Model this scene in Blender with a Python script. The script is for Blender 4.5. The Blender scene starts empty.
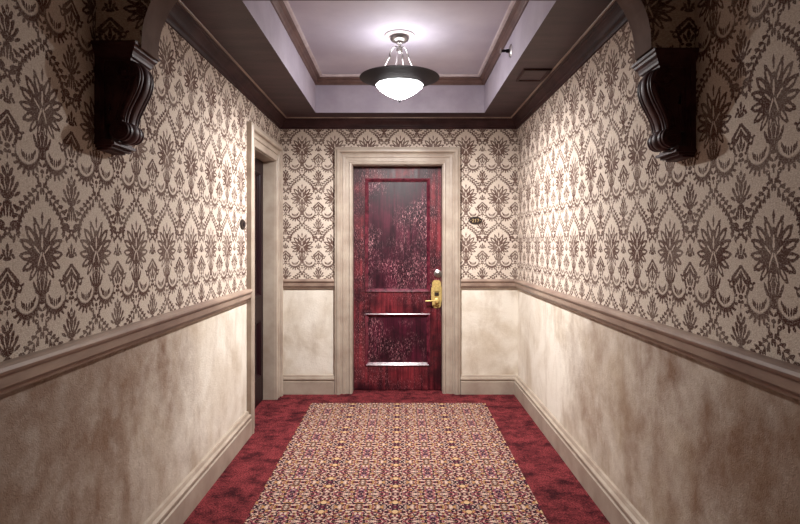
import bpy, bmesh, math, random
from math import sin, cos, pi, radians
from mathutils import Vector, Matrix
random.seed(7)
sc = bpy.context.scene
COL = sc.collection

# ------------------------------------------------------------------ sizes
XL, XR, YB, YR = -1.087, 1.046, 5.12, -2.6       # side walls, back wall, rear wall
ZC, ZT = 2.465, 2.775                            # lower ceiling, raised tray ceiling
TX0, TX1, TY0, TY1 = -0.73, 0.714, 2.62, 4.873   # ceiling tray opening
RAIL0, RAIL1 = 0.945, 1.028                      # chair rail
CAMZ = 1.351

# ------------------------------------------------------------------ material tools
def srgb(r, g, b):
    f = lambda c: (c/255/12.92) if c/255 <= .04045 else ((c/255+.055)/1.055)**2.4
    return (f(r), f(g), f(b), 1)

class G:
    """tiny node-graph writer"""
    def __init__(s, tree): s.t = tree; s.n = tree.nodes; s.l = tree.links
    def node(s, kind, **kw):
        n = s.n.new(kind)
        for k, v in kw.items(): setattr(n, k, v)
        return n
    def put(s, sock, v):
        if v is None: return
        if isinstance(v, bpy.types.NodeSocket): s.l.new(v, sock)
        else: sock.default_value = v
    def m(s, op, a, b=None, c=None, clamp=False):
        n = s.node('ShaderNodeMath', operation=op, use_clamp=clamp)
        s.put(n.inputs[0], a); s.put(n.inputs[1], b); s.put(n.inputs[2], c)
        return n.outputs[0]
    def sep(s, v):
        n = s.node('ShaderNodeSeparateXYZ'); s.put(n.inputs[0], v); return n.outputs
    def comb(s, x=0., y=0., z=0.):
        n = s.node('ShaderNodeCombineXYZ')
        for i, v in enumerate((x, y, z)): s.put(n.inputs[i], v)
        return n.outputs[0]
    def coord(s): return s.node('ShaderNodeTexCoord').outputs['Object']
    def mapping(s, v, loc=(0,0,0), rot=(0,0,0), scale=(1,1,1), kind='POINT'):
        n = s.node('ShaderNodeMapping', vector_type=kind); s.put(n.inputs['Vector'], v)
        n.inputs['Location'].default_value = loc; n.inputs['Rotation'].default_value = rot
        n.inputs['Scale'].default_value = scale
        return n.outputs[0]
    def vlen(s, v):
        n = s.node('ShaderNodeVectorMath', operation='LENGTH'); s.put(n.inputs[0], v); return n.outputs['Value']
    def vadd(s, a, b):
        n = s.node('ShaderNodeVectorMath', operation='ADD'); s.put(n.inputs[0], a); s.put(n.inputs[1], b); return n.outputs[0]
    def noise(s, v, scale, detail=2., rough=.5, dist=0., col=False):
        n = s.node('ShaderNodeTexNoise'); s.put(n.inputs['Vector'], v)
        n.inputs['Scale'].default_value = scale; n.inputs['Detail'].default_value = detail
        n.inputs['Roughness'].default_value = rough; n.inputs['Distortion'].default_value = dist
        return n.outputs['Color' if col else 'Fac']
    def ramp(s, f, stops, interp='LINEAR'):
        n = s.node('ShaderNodeValToRGB'); n.color_ramp.interpolation = interp
        e = n.color_ramp.elements
        while len(e) < len(stops): e.new(.5)
        for i, (p, c) in enumerate(stops):
            e[i].position = p; e[i].color = c if not isinstance(c, (int, float)) else (c, c, c, 1)
        s.put(n.inputs[0], f); return n.outputs[0]
    def mix(s, f, a, b, mode='MIX'):
        n = s.node('ShaderNodeMix', data_type='RGBA', blend_type=mode)
        s.put(n.inputs[0], f); s.put(n.inputs[6], a); s.put(n.inputs[7], b); return n.outputs[2]
    def bump(s, h, strength=.3, dist=.01):
        n = s.node('ShaderNodeBump'); s.put(n.inputs['Height'], h)
        n.inputs['Strength'].default_value = strength; n.inputs['Distance'].default_value = dist
        return n.outputs[0]

def new_mat(name):
    m = bpy.data.materials.new(name); m.use_nodes = True
    nt = m.node_tree; nt.nodes.clear(); g = G(nt)
    out = g.node('ShaderNodeOutputMaterial'); b = g.node('ShaderNodeBsdfPrincipled')
    nt.links.new(b.outputs[0], out.inputs[0])
    return m, g, b

def paint(name, base, dark, scale=6., rough=.5, bump=.15, bscale=60., amount=.5, metal=0., spec=.5, stretch=(1,1,1), lo=.35, hi=.65):
    """worn painted or metal surface: two tones mixed by noise, fine bump"""
    m, g, b = new_mat(name)
    v = g.mapping(g.coord(), scale=stretch)
    f = g.ramp(g.noise(v, scale, 5., .6), [(lo, 0.), (hi, 1.)])
    f = g.m('MULTIPLY', f, amount)
    g.put(b.inputs['Base Color'], g.mix(f, base, dark))
    b.inputs['Roughness'].default_value = rough; b.inputs['Metallic'].default_value = metal
    b.inputs['Specular IOR Level'].default_value = spec
    if bump: g.put(b.inputs['Normal'], g.bump(g.noise(v, bscale, 3.), bump, .004))
    return m

# ------------------------------------------------------------------ damask pattern (node group)
def damask_group():
    t = bpy.data.node_groups.new('damask_figure', 'ShaderNodeTree')
    t.interface.new_socket('Vector', in_out='INPUT', socket_type='NodeSocketVector')
    t.interface.new_socket('Fac', in_out='OUTPUT', socket_type='NodeSocketFloat')
    g = G(t); gi = g.node('NodeGroupInput'); go = g.node('NodeGroupOutput')
    x, y, _ = g.sep(gi.outputs[0])
    half = .345
    xf = g.m('PINGPONG', x, half)                                   # mirrored about both axes
    yf = g.m('SUBTRACT', g.m('FRACT', g.m('ADD', y, .5)), .5)
    p = g.comb(xf, yf, 0.)
    w = g.node('ShaderNodeVectorMath', operation='MULTIPLY_ADD')
    g.put(w.inputs[0], g.noise(p, 34., 2., .6, col=True))
    w.inputs[1].default_value = (.022, .022, 0); g.put(w.inputs[2], g.comb(g.m('SUBTRACT', xf, .011), g.m('SUBTRACT', yf, .011), 0.))
    P = w.outputs[0]
    px, py, _ = g.sep(P)
    st = {'f': None, 'n': 0, 'P': P}
    def ell(kind, cx, cy, rx, ry, deg=0.):
        for dy in (0, 1, -1):
            c = cy+dy; R = max(rx, ry)
            if c-R > .5 or c+R < -.5: continue
            st['n'] += 1
            if st['n'] % 6 == 0: st['P'] = g.comb(px, py, st['f'])      # z is scaled away below; it only orders the evaluation
            e = g.vlen(g.mapping(st['P'], (cx, c, 0), (0, 0, radians(deg)), (rx, ry, 1e6), 'TEXTURE'))
            if st['f'] is None: st['f'] = e; continue
            if kind == 'd': st['f'] = g.m('MINIMUM', st['f'], e)
            else: st['f'] = g.m('MAXIMUM', st['f'], g.m('SUBTRACT', 2., e))
    d = lambda *a: ell('d', *a)
    l = lambda *a: ell('l', *a)
    def petal(cx, cy, rx, ry, deg, k=.30):
        d(cx, cy, rx, ry, deg); c_, s_ = cos(radians(deg)), sin(radians(deg))
        l(cx+.012*c_, cy+.012*s_, rx*.52, ry*k, deg)
    def barb(cx, cy, deg, n=3, L=.022):                             # serrated edge: a fan of small tips
        for k in range(n):
            a = radians(deg+(k-(n-1)/2)*34); d(cx+cos(a)*L*.8, cy+sin(a)*L*.8, L, L*.36, math.degrees(a))
    # twin bowls under the medallion
    cx, cy = .150, -.310
    d(cx, cy-.014, .132, .120); l(cx+.004, cy+.012, .112, .096)
    l(cx, cy+.105, .2, .058)
    for k in range(9):                                              # outer leaf fringe
        a = radians(186+k*20); d(cx+.140*cos(a), cy-.014+.132*sin(a), .026, .013, math.degrees(a)+16)
    for k in range(7):                                              # inner combs
        a = radians(196+k*21); d(cx+.070*cos(a), cy+.012+.056*sin(a), .030, .0095, 112-k*7)
    d(.238, -.222, .036, .032); l(.234, -.220, .012, .010); d(.270, -.262, .034, .016, -62); d(.262, -.190, .022, .012, 35); d(.205, -.200, .02, .011, -20)
    # tulip
    d(0., -.290, .026, .040); d(0., -.215, .024, .068); d(.038, -.218, .016, .058, -16); d(.072, -.228, .014, .054, -30)
    d(.035, -.270, .04, .015, 22); l(.019, -.225, .004, .03, -8)
    # medallion
    d(.07, .02, .085, .12)
    petal(.048, .150, .090, .036, 68); petal(.108, .118, .090, .040, 47); petal(.144, .058, .080, .038, 24)
    petal(.152, -.012, .072, .036, 0); petal(.130, -.072, .066, .034, -28); petal(.082, -.112, .064, .030, -55)
    petal(.030, -.130, .054, .024, -78)
    for px_, py_, dg in ((.088, .235, 60), (.168, .175, 42), (.215, .085, 22), (.22, -.012, 0), (.186, -.105, -30), (.118, -.168, -58)):
        d(px_, py_, .020, .009, dg+20); d(px_-.012*sin(radians(dg)), py_+.012*cos(radians(dg)), .018, .008, dg-22)
    d(.0, .03, .030, .125); l(0., .078, .010, .050); l(.026, -.035, .008, .052, 24); l(.056, .03, .007, .04, -48); d(0., -.09, .022, .06)
    d(.0, .155, .024, .024)
    d(0., .245, .014, .05)
    # ogee frame with leaves on both sides
    pts = [(.012, .468), (.045, .43), (.085, .397), (.128, .367), (.17, .337), (.208, .303), (.240, .265), (.262, .222), (.272, .175), (.274, .13)]
    for i in range(len(pts)-1):
        (x0, y0), (x1, y1) = pts[i], pts[i+1]
        mx, my = (x0+x1)/2, (y0+y1)/2; a = math.atan2(y1-y0, x1-x0)
        nx, ny = -sin(a), cos(a); s = 1 if i > 0 else .7
        d(mx-nx*.022, my-ny*.022, .036*s, .015, math.degrees(a)-30)       # inner row
        if i: d(mx-nx*.040, my-ny*.040, .020, .008, math.degrees(a)-62)
        if i < 8:                                                         # outer row
            d(mx+nx*.028, my+ny*.028, .034*s, .014, math.degrees(a)+52)
            d(mx+nx*.018+.01, my+ny*.018, .024, .010, math.degrees(a)+14)
    d(.282, .105, .014, .03, 10); barb(.262, .13, 200, 2)
    # finial above the ogee
    d(0., .570, .026, .015); d(0., .545, .009, .022); d(.058, .535, .026, .018, 30); d(.042, .50, .012, .032, -10); l(.053, .533, .008, .006); d(.02, .475, .016, .02)
    # bouquet on the second axis
    d(half, .560, .017, .034); d(half-.032, .53, .016, .036, 28); l(half, .545, .006, .014)
    d(half, .47, .024, .055); d(half-.038, .462, .019, .055, 22); d(half-.074, .436, .018, .048, 38); d(half-.092, .395, .014, .032, 60)
    d(half-.030, .40, .036, .022, 30); l(half-.022, .445, .0045, .036, 14); l(half-.052, .432, .0045, .032, 32); d(half, .372, .050, .022)
    d(half, .332, .030, .024); d(half-.030, .295, .011, .050, 6); d(half, .285, .010, .055); d(half-.052, .270, .013, .034, -14); d(half-.070, .315, .022, .012, 20)
    # sprigs
    d(half, .150, .028, .026); d(half-.045, .172, .040, .018, -25); d(half-.034, .118, .036, .015, 38); l(half, .152, .008, .009); d(half-.085, .195, .016, .010, 40)
    d(half, .035, .015, .050); d(half-.026, .008, .014, .038, 30); d(half-.054, -.010, .026, .013, 40); d(half, -.025, .036, .016); l(half-.013, .01, .004, .022, 15)
    # peaked roof over the third motif
    for i in range(5):
        q = i/4; d(half-.015-.085*q, -.100-.080*q, .028, .014, 40+8*i); d(half-.005-.080*q, -.148-.072*q, .028, .012, 76)
    d(half, -.150, .02, .03); d(half, -.218, .016, .050); d(half-.030, -.248, .012, .040, 25); d(half, -.305, .026, .018); d(half-.018, -.340, .020, .014); d(half, -.372, .010, .024)
    d(half-.055, -.300, .016, .010, 50); d(half-.05, -.36, .014, .010, -30)
    sm = g.node('ShaderNodeMapRange', interpolation_type='SMOOTHSTEP')
    g.put(sm.inputs[0], st['f']); sm.inputs[1].default_value = .90; sm.inputs[2].default_value = 1.05
    sm.inputs[3].default_value = 1.; sm.inputs[4].default_value = 0.
    g.put(go.inputs[0], sm.outputs[0])
    return t
DAMASK = damask_group()

def wallpaper(name, axis, period, centre):
    m, g, b = new_mat(name)
    c = g.coord(); X, Y, Z = g.sep(c)
    u = g.m('MULTIPLY', g.m('SUBTRACT', X if axis == 'x' else Y, centre-20*period), .69/period)
    v = g.m('MULTIPLY', g.m('SUBTRACT', Z, 1.318), 1/.436)
    n = g.node('ShaderNodeGroup'); n.node_tree = DAMASK
    g.put(n.inputs[0], g.comb(u, v, 0.))
    fine = g.noise(g.mapping(c, scale=(1, 1, 2.5)), 150., 2., .6)
    worn = g.m('MULTIPLY', n.outputs[0], g.ramp(g.noise(c, 9., 4.), [(.3, .80), (.6, 1.)]))
    worn = g.m('MULTIPLY', worn, g.ramp(fine, [(.34, .6), (.5, 1.)]))
    crack = g.noise(g.mapping(c, scale=(1, 1, 2.2)), 62., 3., .65, 1.5)
    ground = g.mix(g.m('MAXIMUM', g.ramp(fine, [(.35, 0.), (.7, 1.)]), g.ramp(crack, [(.52, 0.), (.66, .9)])), srgb(228, 217, 204), srgb(184, 164, 146))
    g.put(b.inputs['Base Color'], g.mix(worn, ground, srgb(80, 50, 42)))
    b.inputs['Roughness'].default_value = .8
    b.inputs['Specular IOR Level'].default_value = .04
    h = g.m('ADD', crack, fine)
    g.put(b.inputs['Normal'], g.bump(h, .5, .005))
    return m

M = {}
M['paper_left'] = wallpaper('damask_wallpaper_left', 'y', .3065, 1.727)
M['paper_right'] = wallpaper('damask_wallpaper_right', 'y', .3085, 1.600)
M['paper_back'] = wallpaper('damask_wallpaper_back', 'x', .2945, .878)

def plaster():
    m, g, b = new_mat('mottled_cream_plaster')
    c = g.coord()
    f = g.ramp(g.noise(c, 2.2, 6., .62, .6), [(.42, 0.), (.72, 1.)])
    s = g.ramp(g.noise(g.mapping(c, scale=(1, 1, .35)), 5., 5., .65), [(.5, 0.), (.75, 1.)])
    k = g.mix(g.m('MULTIPLY', f, .7), srgb(228, 220, 207), srgb(172, 150, 120))
    k = g.mix(g.m('MULTIPLY', s, .5), k, srgb(146, 118, 90))
    # old brown soiling in broken patches, plus painted dimming growing towards the camera
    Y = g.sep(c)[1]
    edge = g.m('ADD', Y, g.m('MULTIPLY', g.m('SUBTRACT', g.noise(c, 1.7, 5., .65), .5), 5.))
    soil_dim = g.m('MULTIPLY', g.ramp(g.m('MULTIPLY', edge, .25), [(.48, 1.), (.90, 0.)]), g.ramp(g.noise(c, 7., 5., .7), [(.3, .6), (.65, 1.)]))
    k = g.mix(g.m('MULTIPLY', soil_dim, .92), k, srgb(114, 79, 54))
    g.put(b.inputs['Base Color'], k)
    b.inputs['Roughness'].default_value = .6; b.inputs['Specular IOR Level'].default_value = .25
    h = g.m('ADD', g.noise(c, 90., 3., .6, 1.2), g.m('MULTIPLY', g.noise(c, 14., 3.), 1.5))
    g.put(b.inputs['Normal'], g.bump(h, .45, .005))
    return m
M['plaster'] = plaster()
M['trim'] = paint('beige_trim_paint', srgb(176, 162, 147), srgb(122, 100, 86), 5., .42, .08, 120., .5, spec=.45)
M['rail'] = paint('rail_paint', srgb(162, 140, 124), srgb(98, 74, 66), 7., .4, .12, 90., .7, spec=.5, stretch=(1, .3, 1))
M['cornice'] = paint('dark_brown_cornice', srgb(66, 44, 43), srgb(36, 21, 23), 6., .5, .1, 70., .8, spec=.15)
M['tray_moulding'] = paint('tray_moulding_paint', srgb(112, 86, 78), srgb(64, 44, 42), 9., .4, .1, 70., .6)
M['bead'] = paint('pale_bead_paint', srgb(214, 204, 204), srgb(170, 150, 150), 9., .4, 0., 70., .5)
M['soffit'] = paint('mauve_brown_soffit_paint', srgb(76, 54, 58), srgb(44, 28, 34), 4., .55, .25, 60., .8, stretch=(.6, 2.2, 1))
M['tray_side'] = paint('lilac_tray_side', srgb(184, 177, 190), srgb(148, 138, 154), 3., .6, .08, 60., .6)
M['tray_top'] = paint('off_white_tray_ceiling', srgb(204, 199, 210), srgb(166, 158, 176), 1.6, .7, .05, 60., .6)
M['dark_wood'] = paint('dark_corbel_wood', srgb(84, 54, 54), srgb(46, 27, 29), 14., .5, .12, 80., .7, spec=.12)
M['arch_soffit'] = paint('shaded_arch_plaster', srgb(112, 94, 86), srgb(76, 60, 56), 7., .9, .3, 60., .6, spec=.1)  # cream plaster, its shade put into the darker colour
M['silver'] = paint('brushed_silver', srgb(190, 186, 184), srgb(120, 114, 112), 30., .3, 0., 60., .5, metal=1.)
M['bronze'] = paint('dark_bronze', srgb(26, 20, 28), srgb(13, 9, 15), 8., .5, 0., 60., .6, metal=0., spec=.2)
M['brass'] = paint('aged_brass', srgb(226, 200, 128), srgb(150, 112, 58), 60., .42, .1, 200., .5, metal=.45)
M['gilt'] = paint('gilt_lettering', srgb(226, 200, 150), srgb(170, 140, 90), 60., .35, 0., 60., .5, metal=.4)
M['plaque'] = paint('dark_plaque_bronze', srgb(50, 34, 26), srgb(26, 15, 12), 50., .5, 0., 60., .6, metal=.1)
M['black'] = paint('black_gap', srgb(18, 10, 12), srgb(8, 4, 6), 20., .6, 0.)

def door_wood(name, lo, hi, scratch):
    m, g, b = new_mat(name)
    c = g.coord()
    grain = g.noise(g.mapping(c, scale=(38, 38, 1.6)), 1., 5., .65)
    blot = g.noise(c, 3.6, 5., .65)
    k = g.mix(g.ramp(grain, [(.32, 0.), (.68, 1.)]), lo, hi)
    k = g.mix(g.ramp(blot, [(.38, .0), (.60, .85)]), k, srgb(26, 4, 14))
    worn = g.m('MULTIPLY', g.ramp(g.noise(g.mapping(c, scale=(150, 150, 42)), 1., 4., .8), [(.55, 0.), (.63, 1.)]),
               g.ramp(g.noise(g.mapping(c, loc=(3, 1, .4)), 3., 3., .6), [(.42, 0.), (.62, 1.)]))
    k = g.mix(g.m('MULTIPLY', worn, scratch), k, srgb(212, 150, 156))
    g.put(b.inputs['Base Color'], k)
    g.put(b.inputs['Roughness'], g.ramp(grain, [(.3, .34), (.7, .52)]))
    b.inputs['Specular IOR Level'].default_value = .35 if scratch else .15
    g.put(b.inputs['Normal'], g.bump(grain, .25, .004))
    return m
M['door_red'] = door_wood('worn_red_stained_wood', srgb(50, 8, 20), srgb(138, 44, 52), .8)
M['door_panel'] = door_wood('worn_red_panel_wood', srgb(26, 4, 16), srgb(88, 18, 42), 1.)
M['door_mould'] = paint('door_panel_moulding', srgb(112, 44, 58), srgb(44, 8, 22), 20., .25, .1, 80., .8, spec=.7)
M['door_dark'] = door_wood('dark_red_stained_wood', srgb(16, 5, 7), srgb(40, 13, 15), .0)

def red_carpet():
    m, g, b = new_mat('deep_red_carpet')
    c = g.coord()
    f = g.ramp(g.noise(c, 8., 6., .75), [(.38, 0.), (.58, 1.)])
    tuft = g.noise(c, 110., 4., .8)
    k = g.mix(f, srgb(62, 20, 26), srgb(142, 58, 62))
    k = g.mix(g.ramp(tuft, [(.38, .9), (.56, 0.)]), k, srgb(34, 8, 14))
    k = g.mix(g.ramp(tuft, [(.60, 0.), (.76, .5)]), k, srgb(200, 110, 112))
    g.put(b.inputs['Base Color'], k)
    b.inputs['Roughness'].default_value = .95; b.inputs['Specular IOR Level'].default_value = .1
    g.put(b.inputs['Normal'], g.bump(tuft, .8, .01))
    return m
M['carpet'] = red_carpet()

def runner():
    m, g, b = new_mat('figured_runner_weave')
    c = g.coord(); X, Y, Z = g.sep(c)
    hx, hy = .185, .150
    u = g.m('PINGPONG', g.m('ADD', X, 10.02), hx); v = g.m('PINGPONG', g.m('ADD', Y, 10.), hy)
    p = g.comb(u, v, 0.)
    n1 = g.noise(p, 66., 1., .5, .8)
    n2 = g.noise(g.mapping(p, loc=(5, 3, 0)), 34., 1., .5)
    n3 = g.noise(g.mapping(p, loc=(2, 8, 0)), 16., 1., .5)
    n4 = g.noise(g.mapping(p, loc=(7, 1, 0)), 58., 1., .5)
    k = g.mix(g.ramp(n3, [(.46, 0.), (.54, 1.)]), srgb(34, 12, 34), srgb(58, 12, 30))
    k = g.mix(g.ramp(n4, [(.53, 0.), (.56, 1.)]), k, srgb(128, 52, 66))
    k = g.mix(g.ramp(n1, [(.532, 0.), (.547, 1.)]), k, srgb(198, 172, 154))
    gold = g.m('MULTIPLY', g.ramp(n2, [(.54, 0.), (.58, 1.)]), g.ramp(n1, [(.49, 0.), (.51, 1.)]))
    k = g.mix(gold, k, srgb(172, 130, 80))
    line = g.m('ABSOLUTE', g.m('SUBTRACT', n4, .45))
    k = g.mix(g.ramp(line, [(.010, 1.), (.022, 0.)]), k, srgb(36, 8, 24))
    d1 = g.vlen(g.mapping(p, (0., .05, 0), (0, 0, 0), (.016, .020, 1), 'TEXTURE'))
    d2 = g.vlen(g.mapping(p, (hx, .10, 0), (0, 0, 0), (.018, .016, 1), 'TEXTURE'))
    k = g.mix(g.ramp(d1, [(.85, 1.), (1., 0.)]), k, srgb(196, 164, 124))
    k = g.mix(g.ramp(g.m('MULTIPLY', d2, .5), [(.26, 0.), (.3, .9), (.45, .9), (.5, 0.)]), k, srgb(104, 60, 104))
    tuft = g.noise(c, 200., 2., .7)
    k = g.mix(g.ramp(tuft, [(.35, .3), (.5, 0.)]), k, srgb(50, 20, 30))
    g.put(b.inputs['Base Color'], k)
    b.inputs['Roughness'].default_value = .95; b.inputs['Specular IOR Level'].default_value = .1
    g.put(b.inputs['Normal'], g.bump(tuft, .6, .006))
    return m
M['runner'] = runner()

def glow(name, col, strength):
    m = bpy.data.materials.new(name); m.use_nodes = True
    nt = m.node_tree; nt.nodes.clear(); g = G(nt)
    out = g.node('ShaderNodeOutputMaterial'); e = g.node('ShaderNodeEmission')
    e.inputs[0].default_value = col; e.inputs[1].default_value = strength
    nt.links.new(e.outputs[0], out.inputs[0]); return m
BOWL_GLOW = 62.
M['glass_glow'] = glow('lit_frosted_glass', (1., .97, .955, 1), BOWL_GLOW)

# ------------------------------------------------------------------ mesh tools
def obj(name, bm, mats, parent=None, smooth=False, recalc=True):
    if recalc: bmesh.ops.recalc_face_normals(bm, faces=bm.faces)
    me = bpy.data.meshes.new(name); bm.to_mesh(me); bm.free()
    for m in (mats if isinstance(mats, (list, tuple)) else [mats]): me.materials.append(m)
    if smooth:
        for p in me.polygons: p.use_smooth = True
        me.set_sharp_from_angle(angle=radians(38))
    o = bpy.data.objects.new(name, me); COL.objects.link(o)
    if parent: o.parent = parent
    return o
def struct(name, bm, mats, parent=None, **k):
    o = obj(name, bm, mats, parent, **k)
    if not parent: o['kind'] = 'structure'
    return o
def empty(name, loc=(0,0,0), kind=None):
    o = bpy.data.objects.new(name, None); o.empty_display_size = .1; COL.objects.link(o); o.location = loc
    if kind: o['kind'] = kind
    return o
def tag(o, label, cat, group=None):
    o['label'] = label; o['category'] = cat
    if group: o['group'] = group
    return o
def local(o, parent):
    """parent keeping world geometry (parent has translation only)"""
    o.parent = parent; o.matrix_parent_inverse = Matrix.Translation(-parent.location); return o
def box(bm, x0, x1, y0, y1, z0, z1, mi=0):
    v = [bm.verts.new((x, y, z)) for x in (x0, x1) for y in (y0, y1) for z in (z0, z1)]
    for q in ((0,1,3,2), (4,6,7,5), (0,4,5,1), (2,3,7,6), (0,2,6,4), (1,5,7,3)):
        f = bm.faces.new([v[i] for i in q]); f.material_index = mi
def sweep(bm, path, prof, fn, closed=False, mi=0, mis=None):
    """profile [(d, e)] along a mitred 2D path; d goes to the left of travel, e out of plane; fn(a, b, e) -> xyz"""
    n = len(path); rings = []
    for i, (px, py) in enumerate(path):
        def nrm(a, b):
            dx, dy = b[0]-a[0], b[1]-a[1]; L = math.hypot(dx, dy); return (-dy/L, dx/L)
        if closed or 0 < i < n-1:
            n1 = nrm(path[i-1], path[i]); n2 = nrm(path[i], path[(i+1) % n])
            mx, my = n1[0]+n2[0], n1[1]+n2[1]; k = 2/(mx*mx+my*my); mx, my = mx*k, my*k
        elif i == 0: mx, my = nrm(path[0], path[1])
        else: mx, my = nrm(path[-2], path[-1])
        rings.append([bm.verts.new(fn(px+mx*d, py+my*d, e)) for d, e in prof])
    m = len(prof)
    for i in range(n if closed else n-1):
        a, b = rings[i], rings[(i+1) % n]
        for j in range(m):
            f = bm.faces.new((a[j], a[(j+1) % m], b[(j+1) % m], b[j])); f.material_index = mis[j] if mis else mi
    if not closed:
        bm.faces.new(rings[0]); bm.faces.new(rings[-1][::-1])
flat = lambda a, b, e: (a, b, e)
def lathe(bm, prof, seg=32, c=(0,0,0), axis='z', mi=0, cap=True):
    """prof [(r, h)]"""
    rings = []
    def P(r, h, a):
        x, y = r*cos(a), r*sin(a)
        if axis == 'z': return (c[0]+x, c[1]+y, c[2]+h)
        if axis == 'y': return (c[0]+x, c[1]+h, c[2]+y)
        return (c[0]+h, c[1]+x, c[2]+y)
    for r, h in prof:
        if r < 1e-5: rings.append([bm.verts.new(P(0, h, 0))])
        else: rings.append([bm.verts.new(P(r, h, 2*pi*k/seg)) for k in range(seg)])
    for a, b in zip(rings, rings[1:]):
        for k in range(seg):
            k2 = (k+1) % seg
            if len(a) == 1 and len(b) == 1: continue
            if len(a) == 1: f = bm.faces.new((a[0], b[k], b[k2]))
            elif len(b) == 1: f = bm.faces.new((a[k], b[0], a[k2]))
            else: f = bm.faces.new((a[k], b[k], b[k2], a[k2]))
            f.material_index = mi
    if cap:
        for r in (rings[0], rings[-1]):
            if len(r) > 1:
                try: bm.faces.new(r)
                except ValueError: pass
def tube(bm, pts, r, seg=8, taper=None):
    pts = [Vector(p) for p in pts]; rings = []
    up = Vector((0, 0, 1))
    for i, p in enumerate(pts):
        t = (pts[min(i+1, len(pts)-1)]-pts[max(i-1, 0)]).normalized()
        s = t.cross(up)
        if s.length < .05: s = t.cross(Vector((1, 0, 0)))
        s.normalize(); u = s.cross(t).normalized()
        rr = r if taper is None else r*(1+(taper-1)*i/(len(pts)-1))
        rings.append([bm.verts.new(p+s*rr*cos(2*pi*k/seg)+u*rr*sin(2*pi*k/seg)) for k in range(seg)])
    for a, b in zip(rings, rings[1:]):
        for k in range(seg): bm.faces.new((a[k], a[(k+1) % seg], b[(k+1) % seg], b[k]))
    bm.faces.new(rings[0][::-1]); bm.faces.new(rings[-1])
def prism(bm, poly, fn, e0, e1):
    """extrude a 2D polygon between e0 and e1"""
    a = [bm.verts.new(fn(x, y, e0)) for x, y in poly]; b = [bm.verts.new(fn(x, y, e1)) for x, y in poly]
    n = len(poly)
    for i in range(n): bm.faces.new((a[i], a[(i+1) % n], b[(i+1) % n], b[i]))
    bm.faces.new(a[::-1]); bm.faces.new(b)

# ------------------------------------------------------------------ the setting
T = .25
# door openings
BDX0, BDX1, BDZ = -.440, .377, 2.056         # back door clear opening
LDY0, LDY1, LDZ = 4.165, 4.915, 2.056        # side door clear opening
CAS = .152

bm = bmesh.new(); box(bm, XL-T, XR+T, YR-T, YB+T, -.1, 0); struct('floor', bm, M['carpet'])

def wall_bits(bm, rects, fn):
    for a0, a1 in rects:
        pass
SPLIT = 1.0
bm = bmesh.new()                               # left wall with the side door opening
for y0, y1 in ((YR, LDY0), (LDY1, YB+T)):
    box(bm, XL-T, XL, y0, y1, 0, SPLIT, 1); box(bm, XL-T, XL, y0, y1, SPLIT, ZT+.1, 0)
box(bm, XL-T, XL, LDY0, LDY1, LDZ, ZT+.1, 0)
struct('wall_left', bm, [M['paper_left'], M['plaster']])
bm = bmesh.new()
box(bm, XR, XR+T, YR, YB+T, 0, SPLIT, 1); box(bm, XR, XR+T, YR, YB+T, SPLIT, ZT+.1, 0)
struct('wall_right', bm, [M['paper_right'], M['plaster']])
bm = bmesh.new()
for x0, x1 in ((XL, BDX0), (BDX1, XR)):
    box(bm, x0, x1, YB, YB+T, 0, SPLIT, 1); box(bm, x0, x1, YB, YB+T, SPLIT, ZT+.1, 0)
box(bm, BDX0, BDX1, YB, YB+T, BDZ, ZT+.1, 0)
struct('wall_back', bm, [M['paper_back'], M['plaster']])
bm = bmesh.new()
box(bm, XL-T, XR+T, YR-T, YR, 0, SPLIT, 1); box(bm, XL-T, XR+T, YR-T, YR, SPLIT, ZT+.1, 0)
struct('wall_rear', bm, [M['paper_back'], M['plaster']])

# ceiling: lowered border around a raised tray
bm = bmesh.new()
box(bm, XL, TX0, YR, YB, ZC, ZT+.1); box(bm, TX1, XR, YR, YB, ZC, ZT+.1)
box(bm, TX0, TX1, YR, TY0, ZC, ZT+.1); box(bm, TX0, TX1, TY1, YB, ZC, ZT+.1)
for f in bm.faces:
    c = f.calc_center_median(); n = f.normal
    f.normal_update()
    if abs(f.normal.z) < .5: f.material_index = 1
box(bm, TX0, TX1, TY0, TY1, ZT, ZT+.1, 2)
struct('ceiling', bm, [M['soffit'], M['tray_side'], M['tray_top']])

# arch crossing the passage on the two corbels
AY0, AY1 = 2.03, 2.172
def arch_outline():
    x0, x1, z0, z1, r = -.925, .892, 2.047, 2.40, .335
    pts = [(XL, z0), (x0, z0)]
    for k in range(1, 13):
        a = pi-k*pi/2/12; pts.append((x0+r+r*cos(a), z1-r+r*sin(a)))
    for k in range(0, 12):
        a = pi/2-k*pi/2/12; pts.append((x1-r+r*cos(a), z1-r+r*sin(a)))
    pts += [(x1, z0), (XR, z0), (XR, ZC), (XL, ZC)]
    return pts
bm = bmesh.new(); pl = arch_outline(); n = len(pl)
a = [bm.verts.new((x, AY0, z)) for x, z in pl]; b = [bm.verts.new((x, AY1, z)) for x, z in pl]
for i in range(n):
    f = bm.faces.new((a[i], a[(i+1) % n], b[(i+1) % n], b[i])); f.material_index = 1
bm.faces.new(a[::-1]); bm.faces.new(b)
bm.normal_update()
bmesh.ops.triangulate(bm, faces=[f for f in bm.faces if len(f.verts) > 4])
struct('wall_arch', bm, [M['paper_back'], M['arch_soffit']])

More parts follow.
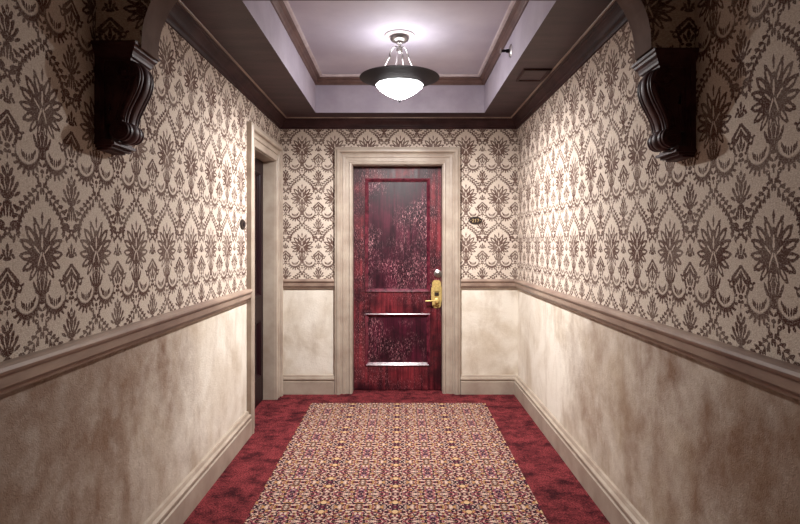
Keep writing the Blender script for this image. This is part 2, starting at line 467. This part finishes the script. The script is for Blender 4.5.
# cornice (three runs of one moulding, mitred)
def cornice_prof():
    return [(0, 2.372), (.010, 2.372), (.014, 2.381), (.014, 2.392), (.026, 2.398), (.026, 2.407), (.034, 2.420), (.046, 2.434),
            (.056, 2.440), (.056, 2.447), (.066, 2.452), (.066, ZC), (0, ZC)]
bm = bmesh.new()
sweep(bm, [(XR, AY1), (XR, YB), (XL, YB), (XL, AY1)], cornice_prof(), flat)
struct('trim_1', bm, M['cornice'])
bm = bmesh.new()       # pale bead along the ceiling edge of the cornice
sweep(bm, [(XR, AY1), (XR, YB), (XL, YB), (XL, AY1)], [(.066, 2.457), (.074, 2.458), (.076, ZC), (.066, ZC)], flat)
struct('trim_2', bm, M['rail'])
# tray moulding + pale bead
tp = [(TX0, TY0), (TX1, TY0), (TX1, TY1), (TX0, TY1)]
bm = bmesh.new()
sweep(bm, tp, [(0, 2.700), (.010, 2.700), (.014, 2.712), (.024, 2.722), (.026, 2.736), (.042, 2.748), (.048, ZT), (0, ZT)], flat, closed=True)
struct('trim_3', bm, M['tray_moulding'])
bm = bmesh.new()
sweep(bm, tp, [(.046, 2.757), (.062, 2.760), (.066, ZT), (.046, ZT)], flat, closed=True)
struct('trim_4', bm, M['bead'])

# chair rail
rp = [(0, RAIL0), (.016, RAIL0), (.018, .955), (.030, .966), (.032, .996), (.040, 1.003), (.044, 1.012), (.040, 1.022), (.028, RAIL1), (0, RAIL1)]
def rail(name, path, prof=rp, mat='rail'):
    bm = bmesh.new(); sweep(bm, path, prof, flat); return struct(name, bm, M[mat])
CY0, CX0, CX1 = LDY0-CAS, BDX0-CAS-.004, BDX1+CAS+.004
rail('trim_5', [(XL, CY0), (XL, YR)])
rail('trim_6', [(CX0, YB), (XL, YB)])
rail('trim_7', [(XR, YR), (XR, YB), (CX1, YB)])
# baseboards
bp = [(0, 0), (.038, 0), (.038, .112), (.026, .116), (.026, .124), (.034, .128), (.034, .142), (.018, .147), (.016, .156), (.012, .166), (0, .168)]
rail('baseboard_left', [(XL, CY0), (XL, YR)], bp, 'trim')
rail('baseboard_back', [(CX0, YB), (XL, YB)], bp, 'trim')
rail('baseboard_right', [(XR, YR), (XR, YB), (CX1, YB)], bp, 'trim')

# ------------------------------------------------------------------ doors
# casing profile: d away from the opening, e out from wall
cp = [(0, 0), (0, .014), (.004, .020), (.020, .022), (.024, .012), (.029, .010), (.058, .012), (.062, .022), (.078, .024), (.082, .014), (.088, .013), (.100, .020), (.104, .038), (.112, .044), (.130, .044), (.140, .036), (CAS, .034), (CAS, 0)]
def make_door(name, W, H, wood, panelwood, mould, fn, depth):
    """local frame: a along the wall from 0 to W, b up, e towards the passage (0 = wall face)"""
    root = empty(name, fn(W/2, 0, 0), 'structure')
    bm = bmesh.new(); sweep(bm, [(W, 0), (W, H), (0, H), (0, 0)][::-1], cp, fn)
    local(obj('door_casing', bm, M['trim'], recalc=True), root)
    bm = bmesh.new(); th = .005                                  # jamb lining and stop
    sweep(bm, [(0, 0), (0, H), (W, H), (W, 0)], [(0, -depth-.05), (0, .0), (-th, .0), (-th, -depth-.05)], fn)
    local(obj('door_jamb', bm, M['trim']), root)
    # leaf: stiles and rails with two sunk panels
    w0, w1, h0, h1 = th+.003, W-th-.003, .008, H-th-.003
    e1, e0 = -depth, -depth-.042
    def bx(bm, a0, a1, b0, b1, c0, c1):
        v = [bm.verts.new(fn(a, b, c)) for a in (a0, a1) for b in (b0, b1) for c in (c0, c1)]
        for q in ((0,1,3,2), (4,6,7,5), (0,4,5,1), (2,3,7,6), (0,2,6,4), (1,5,7,3)): bm.faces.new([v[i] for i in q])
    st = .104; p = [(.228, .704), (.902, 1.940)]                # panel heights
    bm = bmesh.new()
    bx(bm, w0, w0+st, h0, h1, e0, e1); bx(bm, w1-st, w1, h0, h1, e0, e1)
    bx(bm, w0+st, w1-st, h0, p[0][0], e0, e1); bx(bm, w0+st, w1-st, p[0][1], p[1][0], e0, e1); bx(bm, w0+st, w1-st, p[1][1], h1, e0, e1)
    leaf = local(obj('door_leaf', bm, wood), root)
    for b0, b1 in p:
        bm = bmesh.new()
        bx(bm, w0+st, w1-st, b0, b1, e0+.006, e1-.016)
        local(obj('door_panel', bm, panelwood), root)
        bm = bmesh.new(); q = [(w0+st, b0), (w1-st, b0), (w1-st, b1), (w0+st, b1)]
        sweep(bm, q, [(-.002, e1-.016), (-.002, e1+.006), (.006, e1+.010), (.012, e1+.006), (.018, e1-.002), (.026, e1-.008), (.030, e1-.016)], fn, closed=True)
        local(obj('panel_moulding', bm, mould), root)
    return root
W1 = BDX1-BDX0
f_back = lambda a, b, e: (BDX0+a, YB-e, b)
door1 = make_door('door_1', W1, BDZ, M['door_red'], M['door_panel'], M['door_mould'], f_back, .10)
W2 = LDY1-LDY0
f_left = lambda a, b, e: (XL+e, LDY0+a, b)
door2 = make_door('door_2', W2, LDZ, M['door_dark'], M['door_dark'], M['door_dark'], f_left, .10)

# lock on the back door
LX, LZ, LY = .326, .884, YB+.10
bm = bmesh.new()
pl = []
for k in range(40):
    t = 2*pi*k/40; s = abs(sin(t)); c = abs(cos(t))
    rx, rz = .050, .128
    x = rx*math.copysign(c**.55, cos(t)); z = rz*math.copysign(s**.75, sin(t))
    x *= 1-.16*math.exp(-((abs(z)-.078)/.012)**2)
    pl.append((x, z))
lk = lambda a, b, e: (LX+a, LY-e, LZ+b)
prism(bm, pl, lk, 0, .006); prism(bm, [(x*.84, z*.88) for x, z in pl], lk, .006, .010)
plate = local(obj('lock_plate', bm, M['brass'], smooth=False), door1)
def sub(name, bm, mat, **k):
    o = obj(name, bm, mat, **k); o.parent = plate; o.matrix_parent_inverse = Matrix.Identity(4); return o
bm = bmesh.new(); prism(bm, [(-.022, .028), (.022, .028), (.026, .066), (.012, .080), (-.012, .080), (-.026, .066)], lk, .010, .018)
sub('lock_crest', bm, M['brass'])
bm = bmesh.new(); prism(bm, [(-.020, -.014), (.020, -.014), (.020, .016), (-.020, .016)], lk, .010, .016)
sub('card_slot', bm, M['plaque'])
bm = bmesh.new(); lathe(bm, [(.026, 0), (.026, -.008), (.016, -.012), (.011, -.030), (.013, -.040), (0, -.044)], 24, (LX, LY-.010, LZ-.062), 'y')
sub('handle_rose', bm, M['brass'], smooth=True)
bm = bmesh.new(); tube(bm, [(LX, LY-.044, LZ-.062), (LX-.03, LY-.05, LZ-.060), (LX-.07, LY-.05, LZ-.058), (LX-.105, LY-.045, LZ-.060)], .0075, 10, .8)
sub('lever_handle', bm, M['brass'], smooth=True)
bm = bmesh.new(); lathe(bm, [(.036, 0), (.036, -.006), (.030, -.010), (.018, -.012), (.018, -.022), (.012, -.026), (0, -.026)], 28, (LX+.012, LY, LZ+.187), 'y')
box(bm, LX+.012-.003, LX+.012+.003, LY-.032, LY-.026, LZ+.175, LZ+.199)
o = local(obj('deadbolt', bm, M['silver'], smooth=True), door1); o['label'] = 'silver deadbolt rose'
plate['label'] = 'ornate brass lock plate'

# side door: knob
KY = LDY0+.09
bm = bmesh.new(); lathe(bm, [(.026, 0), (.026, .006), (.011, .010), (.011, .028), (.026, .036), (.029, .050), (.022, .062), (0, .066)], 24, (XL-.10, KY, .95), 'x')
o = local(obj('door_knob', bm, M['brass'], smooth=True), door2)

# ------------------------------------------------------------------ room number plaques
def oval(bm, rx, ry, fn, e0, e1, n=36, k=1.):
    prism(bm, [(rx*cos(2*pi*i/n), ry*sin(2*pi*i/n)) for i in range(n)], fn, e0, e1)
def stroke(bm, pts, w, fn, e0, e1):
    for (x0, y0), (x1, y1) in zip(pts, pts[1:]):
        dx, dy = x1-x0, y1-y0; L = math.hypot(dx, dy); ux, uy = dx/L*w/2, dy/L*w/2; nx, ny = -uy, ux
        prism(bm, [(x0-ux+nx, y0-uy+ny), (x0-ux-nx, y0-uy-ny), (x1+ux-nx, y1+uy-ny), (x1+ux+nx, y1+uy+ny)], fn, e0, e1)
def plaque(fn, label, digits):
    base = Vector(fn(0, 0, 0))
    r = empty('room_number_plaque', base); tag(r, label, 'sign')
    bm = bmesh.new(); oval(bm, .060, .036, fn, -.002, .005); oval(bm, .054, .031, fn, .005, .009)
    local(obj('plaque_plate', bm, M['plaque']), r)
    bm = bmesh.new()
    ring = [(.0555*cos(2*pi*i/36), .0325*sin(2*pi*i/36)) for i in range(37)]
    stroke(bm, ring, .0018, fn, .005, .0065)
    local(obj('plaque_rim', bm, M['bronze']), r)
    if digits:
        bm = bmesh.new()
        D = {'2': [(-.007, .008), (-.004, .0125), (.003, .0125), (.0065, .008), (.005, .002), (-.007, -.0125), (.0075, -.0125)],
             '1': [(-.004, .009), (.001, .0125), (.001, -.0125)], '7': [(-.007, .0125), (.007, .0125), (-.001, -.0125)]}
        for ch, ox in zip(digits, (-.0215, 0, .0215)):
            stroke(bm, [(x+ox, y) for x, y in D[ch]], .0042, fn, .009, .0115)
        for sx in (-1, 1): oval(bm, .0028, .0028, lambda a, b, e, s=sx: fn(a+s*.042, b, e), .009, .0112, 10)
        local(obj('plaque_numerals', bm, M['gilt']), r)
    else:
        bm = bmesh.new(); oval(bm, .020, .014, fn, .009, .012)
        local(obj('plaque_boss', bm, M['bronze']), r)
    return r
plaque(lambda a, b, e: (.668+a, YB-e, 1.552+b), 'small dark oval room number plaque reading 217 on the wallpaper right of the red door', '217')
plaque(lambda a, b, e: (XL+e, 3.905+a, 1.478+b), 'small dark oval plaque on the left wall beside the open side doorway', '')

# ------------------------------------------------------------------ runner
RX0, RX1 = -.752, .706
bm = bmesh.new(); box(bm, RX0, RX1, -2.2, 4.783, 0, .008)
bmesh.ops.bevel(bm, geom=bm.edges[:], offset=.003, segments=1)
tag(obj('carpet_runner', bm, M['runner']), 'long cream and plum figured carpet runner down the middle of the red floor', 'carpet runner')

# ------------------------------------------------------------------ ceiling lamp
LPX, LPY = -.010, 3.90
lamp = tag(empty('ceiling_lamp', (LPX, LPY, ZT)), 'bowl-shaped ceiling lamp, white glass in a dark dish on silver rods', 'lamp')
lm = lambda bm, name, mat, par=lamp, smooth=True: local(obj(name, bm, mat, smooth=smooth), lamp)
bm = bmesh.new(); lathe(bm, [(0, -.012), (.094, -.012), (.102, -.008), (.104, 0), (0, 0)], 48, (LPX, LPY, ZT)); lm(bm, 'ceiling_plate', M['bead'])
bm = bmesh.new(); lathe(bm, [(0, -.050), (.030, -.050), (.052, -.044), (.064, -.032), (.066, -.020), (.058, -.012), (0, -.012)], 40, (LPX, LPY, ZT)); lm(bm, 'canopy', M['silver'])
bm = bmesh.new(); lathe(bm, [(0, -.128), (.010, -.126), (.020, -.114), (.024, -.102), (.018, -.092), (.012, -.084), (.012, -.066), (.020, -.060), (.022, -.050), (0, -.048)], 24, (LPX, LPY, ZT)); lm(bm, 'hub', M['silver'])
ZRIM = 2.480; ZG = 2.430; RG = .164
for ang in (152, 262, 76, 40):
    c, s = cos(radians(ang)), sin(radians(ang))
    bm = bmesh.new(); pts = []
    for k in range(9):                                       # hook out of the hub
        t = k/8*pi; pts.append((LPX+c*(.018+.028*(1-cos(t))/1.), LPY+s*(.018+.028*(1-cos(t))), ZT-.085+.030*sin(t)-.045*k/8))
    tube(bm, pts, .0042, 8)
    p0 = Vector(pts[-1]); p1 = Vector((LPX+c*.200, LPY+s*.200, ZG+.028))
    tube(bm, [p0, p0.lerp(p1, .5), p1], .0045, 8)
    tube(bm, [p0+Vector((0, 0, .012)), p0+Vector((0, 0, -.012))], .008, 8)
    lm(bm, 'rod', M['silver'])
bm = bmesh.new()                                             # dark dish: a wide flared ring
lathe(bm, [(RG-.004, ZG), (.205, ZG+.022), (.240, ZG+.036), (.262, ZG+.046), (.274, ZRIM), (.271, ZRIM+.004), (.258, ZG+.054), (.236, ZG+.044), (.200, ZG+.030), (RG-.004, ZG+.008), (RG-.004, ZG)], 64, (LPX, LPY, 0), cap=False)
bmesh.ops.remove_doubles(bm, verts=bm.verts, dist=1e-5)
lm(bm, 'dish', M['bronze'])
bm = bmesh.new()
gp = [(RG-.004, 0), (.152, -.018), (.132, -.037), (.106, -.056), (.076, -.073), (.046, -.088), (.020, -.098), (0, -.103)]
lathe(bm, [(r, ZG+.004+h) for r, h in gp], 48, (LPX, LPY, 0), cap=False)
bowl = lm(bm, 'glass_bowl', M['glass_glow'])
bm = bmesh.new(); lathe(bm, [(0, -.122), (.006, -.120), (.010, -.114), (.006, -.108), (.012, -.104), (0, -.100)], 16, (LPX, LPY, ZG+.004)); lm(bm, 'finial', M['bronze'])
bm = bmesh.new(); lathe(bm, [(0, ZG+.012), (RG-.006, ZG+.012), (RG-.006, ZG+.006), (0, ZG+.006)], 48, (LPX, LPY, 0), cap=False); lm(bm, 'bowl_light_stop', M['silver'])  # added unseen disc, stops the bowl's glow going upward

# ------------------------------------------------------------------ corbels
def make_corbel(side, wallx, ztop, label):
    """side: +1 hangs on the left wall (projects to +x), -1 on the right wall"""
    YC, HW = 2.100, .066                       # centre and half width of the scroll body
    root = tag(empty('corbel', (wallx, YC, ztop)), label, 'corbel', None)
    P = lambda d, y, h: (wallx+side*d, y, ztop+h*.95)
    def add(name, bm, smooth=False):
        return local(obj(name, bm, M['dark_wood'], smooth=smooth), root)
    # back plate with stepped edge and foot moulding
    bm = bmesh.new()
    def pb(d0, d1, y0, y1, h0, h1):
        x0, x1 = sorted((wallx+side*d0, wallx+side*d1)); box(bm, x0, x1, y0, y1, ztop+h0*.95, ztop+h1*.95)
    pb(-.002, .018, YC-.080, YC+.080, -.375, -.05); pb(.018, .030, YC-.072, YC+.072, -.365, -.05)
    add('back_plate', bm)
    bm = bmesh.new()
    for i, (pr, ins, h0, h1) in enumerate(((.060, .0, -.370, -.360), (.072, -.004, -.380, -.370), (.058, .004, -.390, -.380), (.040, .012, -.398, -.390))):
        pb(0, pr, YC-.078+ins, YC+.078-ins, h0, h1)
    add('foot_moulding', bm)
    # abacus: stepped and flared
    bm = bmesh.new()
    path = [(.0, YC-HW), (.120, YC-HW), (.120, YC+HW), (0, YC+HW)]
    prof = [(0, -.060), (.004, -.060), (.006, -.052), (.014, -.048), (.016, -.040), (.020, -.030), (.028, -.022), (.030, -.014), (.036, -.010), (.036, 0), (0, 0)]
    fn = lambda a, b, e: (wallx+side*a, b, ztop+e)
    sweep(bm, path, [(-d, e) for d, e in prof], fn)
    pb(0, .121, YC-HW-.001, YC+HW+.001, -.060, -.001)
    add('abacus', bm)
    # S-shaped fluted body
    ctrl = [(-.058, .108), (-.066, .128), (-.080, .140), (-.100, .147), (-.125, .148), (-.150, .143), (-.175, .134), (-.205, .120), (-.235, .106), (-.262, .097), (-.285, .093), (-.300, .094)]
    prof_w = []
    NW = 40
    for i in range(NW+1):
        w = -1+2*i/NW; aw = abs(w)
        if aw > .90: o = 0.
        elif aw > .80: o = .004
        elif aw > .72: o = -.004
        elif aw > .44: o = .006*math.sqrt(max(0, 1-((aw-.58)/.14)**2))
        elif aw > .36: o = -.005
        else: o = .011*math.sqrt(max(0, 1-(aw/.36)**2))
        prof_w.append((w, o))
    bm = bmesh.new(); rows = []
    NT = 36
    def interp(t):
        s = t*(len(ctrl)-1); i = min(int(s), len(ctrl)-2); f = s-i
        p0, p1, p2, p3 = ctrl[max(i-1, 0)], ctrl[i], ctrl[i+1], ctrl[min(i+2, len(ctrl)-1)]
        return [.5*((2*p1[k])+(-p0[k]+p2[k])*f+(2*p0[k]-5*p1[k]+4*p2[k]-p3[k])*f*f+(-p0[k]+3*p1[k]-3*p2[k]+p3[k])*f**3) for k in (0, 1)]
    for j in range(NT+1):
        h, dd = interp(j/NT); h2, d2 = interp(min(1, j/NT+.01)); h1, d1 = interp(max(0, j/NT-.01))
        tx, th = d2-d1, h2-h1; L = math.hypot(tx, th) or 1; nx, nh = -th/L, tx/L
        hw = HW*(1-.10*j/NT)
        rows.append([bm.verts.new(P(.022, YC-hw, h))]+[bm.verts.new(P(dd+nx*o, YC+w*hw, h+nh*o)) for w, o in prof_w]+[bm.verts.new(P(.022, YC+hw, h))])
    m = len(rows[0])
    for r0, r1 in zip(rows, rows[1:]):
        for k in range(m): bm.faces.new((r0[k], r0[(k+1) % m], r1[(k+1) % m], r1[k]))
    bm.faces.new(rows[0]); bm.faces.new(rows[-1][::-1])
    add('scroll_body', bm)
    # volutes: grooved roll below, spirals on both cheeks
    bm = bmesh.new()
    yy = [-.064, -.064, -.056, -.053, -.047, -.044, -.030, -.026, -.014, 0, .014, .026, .030, .044, .047, .053, .056, .064, .064]
    rr = [0, .034, .036, .030, .030, .037, .037, .031, .039, .041, .039, .031, .037, .037, .030, .030, .036, .034, 0]
    lathe(bm, list(zip(rr, yy)), 28, P(.078, YC, -.322), 'y', cap=False)
    add('lower_volute', bm, True)
    for s in (-1, 1):
        bm = bmesh.new()
        def spiral(cd, ch, r0, turns, y, start, rt, dirn):
            pts = []
            n = int(20*turns)
            for k in range(n+1):
                a = start+dirn*2*pi*turns*k/n; r = r0*(1-.86*k/n)
                pts.append(P(cd+r*cos(a), y, ch+r*sin(a)))
            tube(bm, pts, rt, 8, .7)
        ys = YC+s*(HW-.001)
        spiral(.100, -.103, .040, 1.8, ys, pi/2, .0065, -1)
        lathe(bm, [(.011, -.010), (.011, .006), (.007, .010), (0, .011)] if s > 0 else [(0, -.011), (.007, -.010), (.011, -.006), (.011, .010)], 16, P(.100, ys, -.103), 'y')
        spiral(.078, -.322, .030, 1.5, YC+s*.064, pi/2, .0050, -1)
        # raised bands following the S from the upper to the lower volute
        for off, rt in ((.010, .0062), (.032, .0048), (.052, .0040)):
            pts = []
            for k in range(3, NT+1, 2):
                h, dd = interp(k/NT); t = k/NT; o = off*(1-.55*t)
                pts.append(P(dd-o, YC+s*(HW*(1-.10*t)+.001), h))
            tube(bm, pts, rt, 8)
        # sunk cheek leaf
        pts = [P(.045, ys, -.15), P(.052, ys, -.20), P(.046, ys-s*.003, -.25), P(.035, ys-s*.005, -.285)]
        tube(bm, pts, .008, 8, .5)
        add('cheek_scroll', bm, True)
    return root
make_corbel(1, XL, 2.062, 'dark carved scroll corbel on the left wall under the arch')
make_corbel(-1, XR, 2.036, 'dark carved scroll corbel on the right wall under the arch')

# ------------------------------------------------------------------ sprinkler and vent
SY, SZ = 3.70, 2.598
spr = tag(empty('fire_sprinkler', (TX1, SY, SZ)), 'small silver sprinkler head on the right side of the raised ceiling recess', 'sprinkler')
bm = bmesh.new(); lathe(bm, [(0, 0), (.042, 0), (.042, -.004), (.034, -.010), (.016, -.014), (0, -.014)], 28, (TX1, SY, SZ), 'x'); local(obj('escutcheon', bm, M['silver'], smooth=True), spr)
bm = bmesh.new(); lathe(bm, [(.012, -.010), (.012, -.030), (.008, -.034), (0, -.034)], 16, (TX1, SY, SZ), 'x')
for s in (-1, 1): tube(bm, [(TX1-.028, SY+s*.010, SZ), (TX1-.040, SY+s*.019, SZ), (TX1-.055, SY+s*.017, SZ), (TX1-.066, SY+s*.004, SZ)], .0035, 8)
tube(bm, [(TX1-.030, SY, SZ), (TX1-.066, SY, SZ)], .0035, 8)
local(obj('sprinkler_head', bm, M['bronze'], smooth=True), spr)
bm = bmesh.new(); lathe(bm, [(0, -.070), (.018, -.070), (.020, -.067), (.018, -.064), (0, -.064)], 20, (TX1, SY, SZ), 'x'); local(obj('deflector', bm, M['silver'], smooth=True), spr)

VX0, VX1, VY0, VY1 = .785, .965, 3.64, 3.90
ven = tag(empty('ceiling_hatch', ((VX0+VX1)/2, (VY0+VY1)/2, ZC)), 'small brown framed hatch set in the lower ceiling on the right', 'ceiling hatch')
bm = bmesh.new(); sweep(bm, [(VX0, VY0), (VX1, VY0), (VX1, VY1), (VX0, VY1)], [(0, ZC), (0, ZC-.008), (.004, ZC-.012), (.014, ZC-.012), (.020, ZC-.006), (.020, ZC)], flat, closed=True)
local(obj('hatch_frame', bm, M['cornice']), ven)
bm = bmesh.new(); box(bm, VX0+.020, VX1-.020, VY0+.020, VY1-.020, ZC-.004, ZC)
local(obj('hatch_panel', bm, M['soffit']), ven)

# ------------------------------------------------------------------ light
def light(name, kind, loc, energy, col, **k):
    d = bpy.data.lights.new(name, kind); d.energy = energy; d.color = col
    for a, v in k.items(): setattr(d, a, v)
    o = bpy.data.objects.new(name, d); COL.objects.link(o); o.location = loc; return o
light('lamp_bulb', 'POINT', (LPX, LPY, 2.55), 11., (1., .975, .98), shadow_soft_size=.12)
light('lamp_downlight', 'AREA', (LPX, LPY, ZG-.126), 100., (1., .98, .97), shape='DISK', size=.05)
light('passage_fill', 'POINT', (0, -1.6, 2.0), 7., (1., .66, .46), shadow_soft_size=.15)  # added warm fill behind the camera, no fixture

w = bpy.data.worlds.new('World'); sc.world = w; w.use_nodes = True
w.node_tree.nodes['Background'].inputs[0].default_value = (.02, .015, .02, 1)
w.node_tree.nodes['Background'].inputs[1].default_value = .2

# ------------------------------------------------------------------ camera
cam = bpy.data.cameras.new('camera'); co = bpy.data.objects.new('camera', cam); COL.objects.link(co)
co.location = (0, 0, CAMZ); co.rotation_euler = (pi/2, 0, 0)
cam.sensor_width = 36; cam.lens = 36*570/800; cam.shift_x = -1/800; cam.shift_y = -19/800
cam.clip_start = .02
sc.camera = co
sc.view_settings.view_transform = 'Standard'; sc.view_settings.look = 'None'
sc.view_settings.gamma = 1; sc.view_settings.exposure = -.27; sc.view_settings.use_curve_mapping = False
